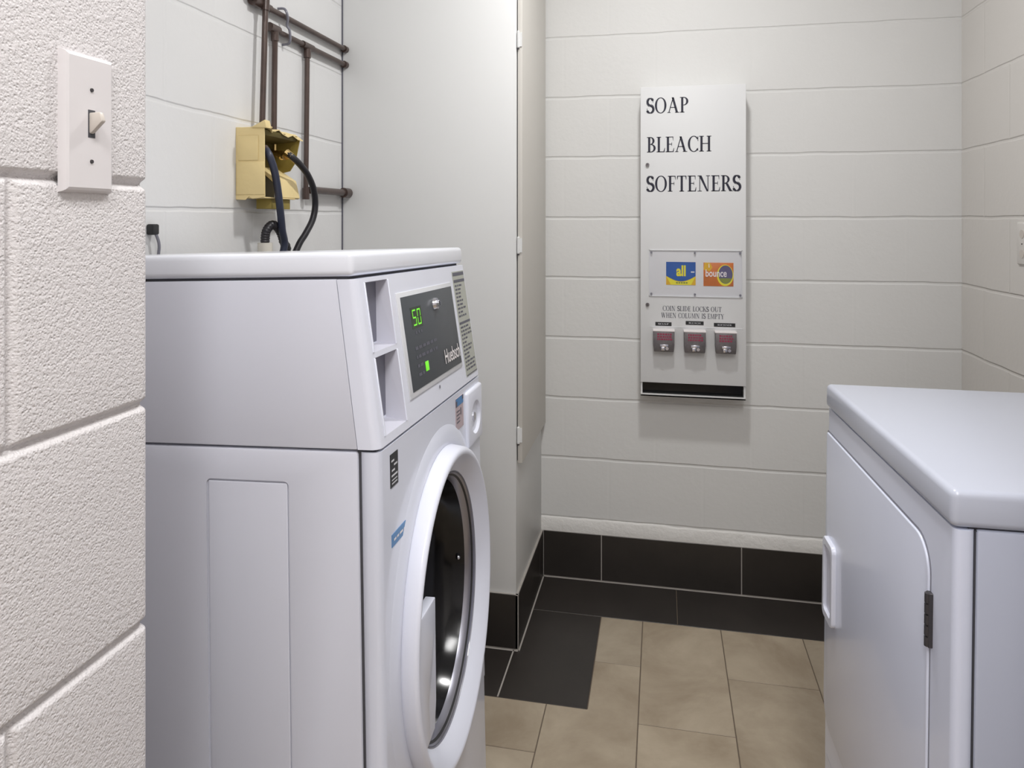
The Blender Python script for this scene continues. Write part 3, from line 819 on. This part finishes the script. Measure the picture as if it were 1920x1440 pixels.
# cup handle near the far edge
hr = [.010, .010, .010, .010]
o1 = rrect(.4440, .5060, -.4060, -.2660, [.012]*4); i1 = rrect(.4530, .4960, -.3930, -.2780, [.008]*4)
def ringprism(outer, inner, x0, x1, xi):
    mb = MB(); b = mb.bm; n = len(outer)
    R0 = [b.verts.new((x0, y, z)) for y, z in outer]; R1 = [b.verts.new((x1+.002, y, z)) for y, z in outer]
    R1b = [b.verts.new((x1, y*.96+.04*.473, z*.985+.015*-.337)) for y, z in outer]
    R2 = [b.verts.new((x1, y, z)) for y, z in inner]; R3 = [b.verts.new((xi, y, z)) for y, z in inner]
    for A, B in ((R0, R1), (R1, R1b), (R1b, R2), (R2, R3)):
        for k in range(n): b.faces.new((A[k], A[(k+1) % n], B[(k+1) % n], B[k]))
    return mb
hd = ringprism(o1, i1, .0012, -.0060, .0002).build('handle', M['plastic'], dd_, db, smooth=40)
MB().prism(i1, 0, -.0002, .0009).build('handle_recess', M['pocket'], hd, db)
for z0, z1 in ((-.2060, -.1420), (-.5560, -.4920)):
    mb = MB().box(-.0008, .0050, .0560, .0650, z0, z1, bev=.0008, seg=1)
    for k in range(5):
        zz = z0+(z1-z0)*(k+.5)/5
        mb.cyl((-.0002, .0605, zz-(z1-z0)*.085), (-.0002, .0605, zz+(z1-z0)*.085), .0036, seg=12)
    mb.build('door_hinge', M['hinge'], dd_, db)
for lx, ly in ((.06, .05), (.06, W-.05), (dd-.06, .05), (dd-.06, W-.05)):
    L_ = (DO+DM @ Vector((lx, ly, -.862))).z
    MB().cyl((lx, ly, -.862-L_+.008), (lx, ly, -.861), .006, seg=12).cyl((lx, ly, -.862-L_+.0018), (lx, ly, -.862-L_+.011), .017, .014, seg=20).build('levelling_foot', M['blackmatte'], d, db)

# ------------------------------------------------------------------ soap dispenser
YD_ = 2.358
sd = empty('soap_dispenser', (.0968, YB, .648)); tag(sd, 'tall white wall-mounted coin soap vending cabinet with black lettering', 'soap dispenser')
s = (.0968, YB, .648)
DX0, DX1, DZ0, DZ1 = -.0655, .2595, .6470, 1.6380
mb = MB()
mb.box(DX0+.001, DX1-.001, YD_+.012, YB, .692, DZ1-.001)                       # body
mb.box(DX0+.001, DX0+.006, YD_+.006, YB, DZ0, .694); mb.box(DX1-.006, DX1-.001, YD_+.006, YB, DZ0, .694)
mb.box(DX0+.001, DX1-.001, YD_+.004, YB, DZ0, DZ0+.004); mb.box(DX0+.001, DX1-.001, YD_+.004, YD_+.007, DZ0, DZ0+.008)
mb.build('cabinet', M['disp'], sd, s)
MB().box(DX0+.006, DX1-.006, YD_+.030, YB-.002, DZ0+.004, .692).build('vend_tray', M['black'], sd, s)
fd = MB().box(DX0, DX1, YD_, YD_+.0125, .6915, DZ1, bev=.0018).build('front_door', M['disp'], sd, s)
MB().box(-.0366, .2480, YD_-.0009, YD_+.001, .8698, .8716).build('face_seam', M['frame'], fd, s)
pl = lambda x0, z0, y=YD_-.0006: (lambda u, v: Vector((x0+u, y, z0+v)))
serif_text('SOAP', .131, .049, pl(-.0465, 1.5535), 'lettering', M['ink'], fd, s)
serif_text('BLEACH', .200, .049, pl(-.0450, 1.4285), 'lettering', M['ink'], fd, s)
serif_text('SOFTENERS', .290, .050, pl(-.0465, 1.3025), 'lettering', M['ink'], fd, s)
serif_text('COIN SLIDE LOCKS OUT', .181, .0155, pl(.0045, .9225), 'instruction_lettering', M['softink'], fd, s)
serif_text('WHEN COLUMN IS EMPTY', .193, .0155, pl(.0000, .9005), 'instruction_lettering', M['softink'], fd, s)
for z in (1.389, .9407):
    k = MB().cyl((-.0433, YD_+.001, z), (-.0433, YD_-.006, z), .0062, .0055, seg=20).build('door_lock', M['steel'], fd, s)
    MB().box(-.0441, -.0425, YD_-.0068, YD_-.0058, z-.003, z+.003).build('keyhole', M['black'], k, s)
# product window
def clear():
    m = bpy.data.materials.new('clear_acrylic'); m.use_nodes = True; nt = m.node_tree; N = nt.nodes
    N.remove(N['Principled BSDF']); out = N['Material Output']
    tr = N.new('ShaderNodeBsdfTransparent'); tr.inputs[0].default_value = (.985, .985, .995, 1)
    gl = N.new('ShaderNodeBsdfGlossy'); gl.inputs['Roughness'].default_value = .06
    mx = N.new('ShaderNodeMixShader');     mx.inputs[0].default_value = .02; nt.links.new(tr.outputs[0], mx.inputs[1]); nt.links.new(gl.outputs[0], mx.inputs[2])
    nt.links.new(mx.outputs[0], out.inputs[0]); return m
win = MB().box(-.0385, .2480, YD_-.0048, YD_-.0030, .9680, 1.1165, bev=.0006, seg=1).build('display_window', clear(), fd, s)
MB().box(-.0385, .2480, YD_-.0030, YD_-.0002, 1.1145, 1.1165).box(-.0385, .2480, YD_-.0030, YD_-.0002, .9680, .9700).box(-.0385, -.0367, YD_-.0030, YD_-.0002, .9680, 1.1165).box(.2462, .2480, YD_-.0030, YD_-.0002, .9680, 1.1165).build('window_edge', M['disp'], win, s)
for x in (-.0310, .1040, .2415):
    for z in (1.1080, .9765):
        MB().cyl((x, YD_-.004, z), (x, YD_-.0068, z), .0036, .0028, seg=14).build('rivet', M['rubber_edge'], win, s)
# detergent card: blue over amber, yellow lettering
yq = YD_-.0012
def P2(pts, y): return [Vector((a, y, b)) for a, b in pts]
ca = MB().box(.0152, .1065, YD_-.0010, YD_-.0003, 1.0055, 1.0785).build('product_card', M['amber'], fd, s); ca['label'] = 'blue and yellow detergent card'
n = 16; arc = [(.0152+.0913*i/n, 1.0340-.0170*math.sin(PI*i/n)) for i in range(n+1)]
MB().poly(P2([(.1065, 1.0785), (.0152, 1.0785)]+arc, yq)).build('blue_field', M['blue'], ca, s, recalc=False)
arc2 = [(.022+.078*i/n, 1.0290-.0150*math.sin(PI*i/n)) for i in range(n+1)]
MB().poly(P2([(.092, 1.0057), (.030, 1.0057)]+[(.0152+.0913*i/n, 1.0340-.0170*math.sin(PI*i/n)-.0012) for i in range(n+1)], yq-.0001)).build('yellow_field', M['yel'], ca, s, recalc=False)
def mback(x, z, y): return Matrix(((1, 0, 0, x-s[0]), (0, 0, -1, y-s[1]), (0, 1, 0, z-s[2]), (0, 0, 0, 1)))
sh = sans('all', .0290, .0350, mback(.0470, 1.0330, YD_-.0014), 'card_lettering', M['yel'], ca, thick=.0002, bold=.035)
mb = MB()
for k in range(5): mb.poly(P2([(.046+k*.0075, 1.0100), (.0515+k*.0075, 1.0100), (.0515+k*.0075, 1.0150), (.046+k*.0075, 1.0150)], YD_-.0016))
mb.build('card_small_print', M['green_print'], ca, s, recalc=False)
MB().poly(P2([(.092, 1.045), (.103, 1.045), (.103, 1.049), (.092, 1.049)], YD_-.0016)).build('card_small_print', M['frame'], ca, s, recalc=False)
# softener card: orange with a violet medallion
cbn = MB().box(.1306, .2215, YD_-.0010, YD_-.0003, 1.0035, 1.0775, bev=.0003).build('product_card', M['orange'], fd, s); cbn['label'] = 'orange dryer sheet card'
def disc(cx, cz, rx, rz, y, m, nm, a0=0, a1=360, par=cbn):
    mm = 40; pts = [(cx+rx*math.cos(math.radians(a0+(a1-a0)*i/mm)), cz+rz*math.sin(math.radians(a0+(a1-a0)*i/mm))) for i in range(mm+1 if a1-a0 < 360 else mm)]
    MB().poly(P2(pts, y)).build(nm, m, par, s, recalc=False)
MB().poly(P2([(.134, 1.0775), (.150, 1.0775), (.158, 1.062), (.150, 1.050), (.1306, 1.055)], yq)).build('card_highlight', M['amber'], cbn, s, recalc=False)
disc(.1965, 1.0380, .0250, .0335, yq-.0001, M['yel'], 'medallion_rim')
disc(.1975, 1.0405, .0215, .0290, yq-.0003, M['violet'], 'medallion')
disc(.1975, 1.0405, .0205, .0275, yq-.0005, M['green_print'], 'medallion_base', 205, 335)
sans('bounce', .064, .0230, mback(.1370, 1.0330, YD_-.0020), 'card_lettering', M['white'], cbn, thick=.0002, bold=.015)
MB().poly(P2([(.146, 1.062), (.149, 1.062), (.148, 1.074), (.1465, 1.074)], yq-.0004)).build('card_highlight', M['white'], cbn, s, recalc=False)
# three coin slides with black name strips
for k, (x0, x1, l0, l1, zt, nm) in enumerate(((-.0249, .0405, -.0185, .0320, .8800, 'SOAP'), (.0699, .1360, .0760, .1310, .8855, 'BLEACH'), (.1645, .2285, .1625, .2270, .8820, 'SOFTENER'))):
    stp = MB().box(l0, l1, YD_-.0012, YD_+.001, zt-.0058, zt+.0058).build('name_strip', M['blackmatte'], fd, s)
    cw = (l1-l0)
    serif_text(nm, cw*.66, .0045, pl(l0+cw*.17, zt-.0022, YD_-.0015), 'strip_lettering', M['frame'], stp, s)
    mb = MB()
    xm = (x0+x1)/2; hw = (x1-x0)/2
    out = [(xm-hw, .8610), (xm+hw, .8610), (xm+hw, .8180), (xm+hw*.93, .7960), (xm-hw*.93, .7960), (xm-hw, .8180)]
    mb.prism([(a, b) for a, b in out], 1, YD_-.0300, YD_+.001, bev=.0022, seg=2)
    cs = mb.build('coin_slide', M['steel'], fd, s)
    MB().box(xm-hw-.001, xm+hw+.001, YD_-.0312, YD_, .8600, .8645, bev=.001).build('slide_cap', M['white'], cs, s)
    mb = MB(); random.seed(20+k)
    for r_ in range(3):
        u = xm-hw*.62
        while u < xm+hw*.6:
            l = random.uniform(.003, .007); mb.box(u, u+l, YD_-.0306, YD_-.0298, .8490-r_*.0080, .8545-r_*.0080); u += l+.002
    mb.build('slide_print', M['redprint'], cs, s)
    mb = MB().box(xm-.012, xm+.014, YD_-.0350, YD_-.0298, .8120, .8200, bev=.001).box(xm-.009, xm+.004, YD_-.0360, YD_-.0298, .8010, .8125, bev=.001)
    mb.cyl((xm+.010, YD_-.0298, .8075), (xm+.010, YD_-.0350, .8075), .0050, seg=14)
    mb.build('coin_pusher', M['chrome'], cs, s)

# ------------------------------------------------------------------ pipes on the left wall
XP = -.9165
def pipe(pts, r, name, label, joints=(), grp=None):
    m_ = MB()
    o = m_.tube(pts, r, seg=16, sub=1).build(name, M['pipe'])
    tag(o, label, 'pipe', grp)
    for a, b, rr_ in joints: MB().cyl(a, b, rr_, seg=18).build('pipe_fitting', M['pipe'], o)
    return o
XA = -.9165
pipe([(XA, 1.44, 1.95), (XA, 1.46, 1.76), (XA, 1.490, 1.7220), (XA, 1.52, 1.7165), (XA, 1.9985, 1.7165)], .0070, 'copper_pipe', 'upper horizontal dark copper pipe running into the white chase', grp='copper pipes on the wall behind the washer', joints=[((XA, 1.985, 1.7165), (XA, 1.9995, 1.7165), .0105), ((XA, 1.535, 1.7165), (XA, 1.575, 1.7165), .0092), ((XA, 1.50, 1.7165), (XA, 1.545, 1.7165), .0125)])
pipe([(XA, 1.585, 1.6710), (XA, 1.9985, 1.6710)], .0070, 'copper_pipe', 'lower horizontal dark copper pipe just below the uppermost one', grp='copper pipes on the wall behind the washer', joints=[((XA, 1.985, 1.6710), (XA, 1.9995, 1.6710), .0105), ((XA, 1.735, 1.6710), (XA, 1.790, 1.6710), .0092)])
pipe([(-.9040, 1.5190, 1.405), (-.9040, 1.5350, 1.722)], .0068, 'copper_pipe', 'leftmost vertical copper pipe rising from the yellow valve box', grp='copper pipes on the wall behind the washer', joints=[((-.904, 1.5340, 1.700), (-.904, 1.5352, 1.726), .0092)])
pipe([(XA, 1.5935, 1.400), (XA, 1.5960, 1.550), (XA, 1.5985, 1.655), (XA, 1.588, 1.672)], .0068, 'copper_pipe', 'vertical copper pipe entering the valve box beside the leftmost pipe', grp='copper pipes on the wall behind the washer', joints=[((XA, 1.572, 1.674), (XA, 1.613, 1.674), .0105), ((XA, 1.598, 1.645), (XA, 1.598, 1.668), .0092)])
pipe([(XA, 1.7540, 1.285), (XA, 1.7620, 1.662)], .0066, 'copper_pipe', 'longest vertical copper pipe right of the yellow valve box', grp='copper pipes on the wall behind the washer', joints=[((XA, 1.7619, 1.640), (XA, 1.7619, 1.664), .0095), ((XA, 1.754, 1.266), (XA, 1.7540, 1.296), .0092)])
pipe([(-.9085, 1.7650, 1.291), (-.9085, 1.9900, 1.2915)], .0100, 'drain_pipe', 'short thick dark pipe stub running horizontally under the other pipes', [((-.9085, 1.965, 1.2915), (-.9085, 1.9990, 1.2915), .0145)])
# pipe strap
st_ = MB().tube([(XL, 1.634, 1.735), (-.912, 1.634, 1.733), (-.9055, 1.636, 1.722), (-.9055, 1.640, 1.708), (-.910, 1.644, 1.694), (-.9055, 1.648, 1.684), (-.9055, 1.652, 1.662), (-.912, 1.655, 1.652), (XL, 1.655, 1.650)], .0032, sub=5, seg=8)
tag(st_.build('pipe_strap', M['rubber_edge']), 'small grey metal strap clamping the two horizontal pipes', 'clamp')

# ------------------------------------------------------------------ yellow valve box
vb = empty('valve_box', (XL, 1.53, 1.26)); tag(vb, 'battered yellow washer valve box fixed open on the block wall', 'valve box')
s = (XL, 1.53, 1.26)
XO = -.859
# near side panel with a pressed rectangle
mb = MB(); random.seed(2)
top = [(XL, 1.4185), (XL+.030, 1.4175), (XO-.012, 1.4215), (XO, 1.4245)]
bot = [(XO+.0015, 1.2630), (XO-.016, 1.2600), (XO-.030, 1.2585), (XO-.038, 1.2640), (XO-.046, 1.2560), (XL, 1.2570)]
mb.prism(top+bot, 1, 1.4530, 1.4555, bev=.0006, seg=1)
sp_ = mb.build('side_panel', M['yellow'], vb, s)
def frame_ridge(x0, x1, z0, z1, y, t_=.0022, dd__=.0022):
    m_ = MB(); m_.box(x0, x1, y-dd__, y, z1-t_, z1, bev=.0008, seg=1); m_.box(x1-t_, x1, y-dd__, y, z0, z1, bev=.0008, seg=1); m_.box(x0, x0+t_, y-dd__, y, z0, z1, bev=.0008, seg=1); return m_
MB().box(XL+.006, XO-.014, 1.4512, 1.4532, 1.3440, 1.3990, bev=.0012).build('pressed_plate', M['yellow'], sp_, s)
MB().box(XL+.002, XO+.0008, 1.4508, 1.4532, 1.2680, 1.3410, bev=.0012).build('lower_plate', M['yellow'], sp_, s)
# back, ragged top, far side, sloping lower lip, bottom bracket
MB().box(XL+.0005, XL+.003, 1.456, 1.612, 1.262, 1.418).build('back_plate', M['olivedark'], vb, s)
MB().prism([(XL+.003, 1.4140), (XO-.003, 1.4130), (XO-.006, 1.4010), (XL+.003, 1.3960)], 1, 1.4600, 1.6090, bev=.001).build('hood_shade', M['olivedark'], vb, s)  # dark plate put in for the shade under the top plate
def ragged(zf, m_, nm, thick=.0022):
    b = MB(); n_ = 10; A = []; Bv = []
    for i in range(n_+1):
        y = 1.4555+(1.6120-1.4555)*i/n_
        xo = XO+.006*math.sin(i*2.1)+(-.010 if i in (3, 4) else 0)+.004
        zo = 1.4180+.0055*math.sin(i*1.7+1)-(.010*i/n_)
        A.append([b.bm.verts.new((XL+.0005, y, 1.418)), b.bm.verts.new((xo-.02, y, 1.4190)), b.bm.verts.new((xo, y, zo)),
                  b.bm.verts.new((xo, y, zo-thick)), b.bm.verts.new((xo-.02, y, 1.4190-thick)), b.bm.verts.new((XL+.0005, y, 1.418-thick))])
    for P_, Q_ in zip(A, A[1:]):
        for k in range(6): b.bm.faces.new((P_[k], Q_[k], Q_[(k+1) % 6], P_[(k+1) % 6]))
    b.bm.faces.new(A[0]); b.bm.faces.new(A[-1][::-1])
    return b.build(nm, m_, vb, s, smooth=25)
ragged(0, M['yellow'], 'top_plate')
# curled flange at the near top corner
MB().prism([(XO-.030, 1.4170), (XO+.004, 1.4330), (XO+.008, 1.4150), (XO-.010, 1.4160)], 1, 1.4480, 1.4700, bev=.0012).build('bent_flange', M['yellow'], vb, s)
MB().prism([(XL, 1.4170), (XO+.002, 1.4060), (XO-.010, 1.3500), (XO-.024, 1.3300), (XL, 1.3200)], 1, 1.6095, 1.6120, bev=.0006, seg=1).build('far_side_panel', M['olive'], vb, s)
MB().prism([(XL+.003, 1.3350), (XL+.010, 1.3370), (XO-.012, 1.3060), (XO-.002, 1.2640), (XO-.008, 1.2610), (XO-.022, 1.2980)], 1, 1.5300, 1.6180, bev=.001, seg=1).build('sloping_lip', M['yellow'], vb, s)
MB().box(XL+.003, XO-.002, 1.4560, 1.5950, 1.2600, 1.2630, bev=.0008, seg=1).build('bottom_plate', M['yellow'], vb, s)
MB().box(XL+.022, XO-.010, 1.500, 1.585, 1.2370, 1.2598, bev=.001).build('lower_bracket', M['olive'], vb, s)
# valves
for yy, xx, zz in ((1.4800, -.868, 1.362), (1.5620, -.868, 1.362)):
    v_ = MB().cyl((XL+.003, yy+.016, zz+.012), (xx-.012, yy+.008, zz+.004), .0085, seg=16).cyl((xx-.018, yy+.008, zz+.006), (xx, yy, zz), .0100, seg=8)
    v_ = v_.sphere((xx-.012, yy+.006, zz+.003), .0115).build('valve', M['brass'], vb, s)
    MB().cyl((xx-.035, yy+.012, zz+.012), (xx-.035, yy+.012, zz+.030), .004, seg=12).build('valve_stem', M['brass'], v_, s)

def at(x, y, X):
    """point on the plane X = const seen along the photo ray (room geometry was surveyed this way)"""
    th = math.radians(11.67); a = (x-960)/1355; b = (413-y)/1355
    dx, dy = a*math.cos(th)-math.sin(th), math.cos(th)+a*math.sin(th)
    t_ = X/dx; return Vector((X, dy*t_, 1.211+b*t_))
hp = [at(499, 281, -.866), at(506, 294, -.855), at(514, 318, -.850), at(520, 350, -.850), at(525, 390, -.852), at(529, 430, -.856), at(532, 468, -.862), Vector((-.875, 1.50, 1.05)), Vector((-.880, 1.41, .88)), Vector((-.884, 1.30, .74))]
h_ = MB().tube(hp, .0084, seg=14, sub=6).build('fill_hose', M['hoseblue'])
tag(h_, 'navy blue rubber fill hose hanging straight from the valve box', 'hose')
MB().cyl(hp[0]+Vector((-.006, .002, .005)), hp[0].lerp(hp[1], .8), .0092, .0085, seg=14).build('hose_coupling', M['pipe'], h_)
hp = [at(536, 286, -.866), at(547, 294, -.852), at(562, 308, -.842), at(577, 328, -.838), at(588, 355, -.838), at(591, 385, -.842), at(586, 412, -.846), at(573, 438, -.852), at(558, 464, -.860), Vector((-.868, 1.555, 1.06)), Vector((-.862, 1.50, .88)), Vector((-.862, 1.42, .70))]
h_ = MB().tube(hp, .0078, seg=14, sub=6).build('fill_hose', M['hoseblack'])
tag(h_, 'black rubber fill hose bowing out to the right of the valve box', 'hose')
MB().cyl(hp[0], hp[1], .0098, .0085, seg=8).cyl(hp[1], hp[1].lerp(hp[2], .55), .0078, seg=14).build('hose_coupling', M['brass'], h_)
# standpipe and drain hose
p0 = at(497, 456, -.880)
sp2 = MB().cyl((p0.x, p0.y, .02), (p0.x, p0.y, p0.z), .0140, seg=22).cyl((p0.x, p0.y, p0.z-.02), (p0.x, p0.y, p0.z+.001), .0165, seg=22).build('standpipe', M['pvc'])
tag(sp2, 'white plastic standpipe rising behind the washer', 'pipe')
q1 = at(497, 452, -.880)
hp = [q1+Vector((0, 0, -.04)), q1, at(500, 432, -.876), at(511, 421.5, -.872), at(523, 430, -.870), at(531, 452, -.870), at(533, 480, -.872), Vector((-.886, 1.42, 1.02)), Vector((-.888, 1.33, .80)), Vector((-.888, 1.25, .6))]
tag(MB().tube(hp, .0098, seg=16, sub=9, ridge=.06).build('drain_hose', M['hoseblack']), 'black ribbed drain hose hooked into the white standpipe', 'hose')
# power cord and plug at the left edge of the washer wall
pc = empty('power_cord', (XL, 1.187, 1.19)); tag(pc, 'black plug with a grey cord hanging on the wall behind the washer', 'cord')
s = (XL, 1.187, 1.19)
MB().box(XL+.0005, XL+.016, 1.166, 1.183, 1.184, 1.204, bev=.003).build('plug', M['blackmatte'], pc, s)
MB().tube([(XL+.012, 1.178, 1.186), (XL+.014, 1.184, 1.165), (XL+.012, 1.184, 1.13), (XL+.012, 1.180, 1.0), (XL+.012, 1.17, .8)], .0028, sub=6, seg=10).build('cord', M['rubber_edge'], pc, s)

# ------------------------------------------------------------------ ceiling lamp, added fill lamps + light
def lamp(x, y, sx_, sy_, name, label, power, size):
    f_ = empty(name, (x, y, ZC)); tag(f_, label, 'light')
    s_ = (x, y, ZC)
    MB().box(x-sx_, x+sx_, y-sy_, y+sy_, ZC-.025, ZC, bev=.004).build('lamp_housing', M['ceil'], f_, s_)
    MB().box(x-sx_*.92, x+sx_*.92, y-sy_*.92, y+sy_*.92, ZC-.029, ZC-.0248, bev=.002).build('lamp_diffuser', mat('lamp_diffuser', (.9, .9, .9, 1), .4, emit=(1, .98, .95, 1), es=1.0), f_, s_)
    li = bpy.data.lights.new(name+'_light', 'AREA'); li.energy = power; li.shape = 'RECTANGLE'; li.size = size[0]; li.size_y = size[1]; li.color = (1, .995, .985)
    lo = bpy.data.objects.new('lamp_light', li); C.objects.link(lo); lo.location = (x, y, ZC-.04); lo['kind'] = 'structure'
    return lo
lamp(.02, 1.54, .16, .16, 'ceiling_lamp', 'square ceiling lamp above the gap between washer and dryer', 10.2, (.11, .11))
lamp(.30, .22, .12, .30, 'ceiling_lamp', 'long fill lamp added out of view inside the entrance', 10.5, (.22, .5))  # added fill for the near wall
lamp(.06, -.55, .15, .35, 'ceiling_lamp', 'fill lamp added out of view near the front wall', 13, (.28, .6))  # added fill for the washer side

wd = bpy.data.worlds.new('World'); bpy.context.scene.world = wd; wd.use_nodes = True
wd.node_tree.nodes['Background'].inputs[0].default_value = (.8, .85, .95, 1); wd.node_tree.nodes['Background'].inputs[1].default_value = .3

# ------------------------------------------------------------------ camera
cam = bpy.data.cameras.new('camera'); co = bpy.data.objects.new('camera', cam); C.objects.link(co)
co.location = (0, 0, 1.211); co.rotation_euler = (PI/2, 0, math.radians(11.67))
cam.sensor_width = 36; cam.lens = 36*1355/1920; cam.shift_y = -(720-413)/1920
cam.clip_start = .02
bpy.context.scene.camera = co
vs = bpy.context.scene.view_settings; vs.view_transform = 'Standard'; vs.look = 'None'; vs.exposure = .27; vs.gamma = 1
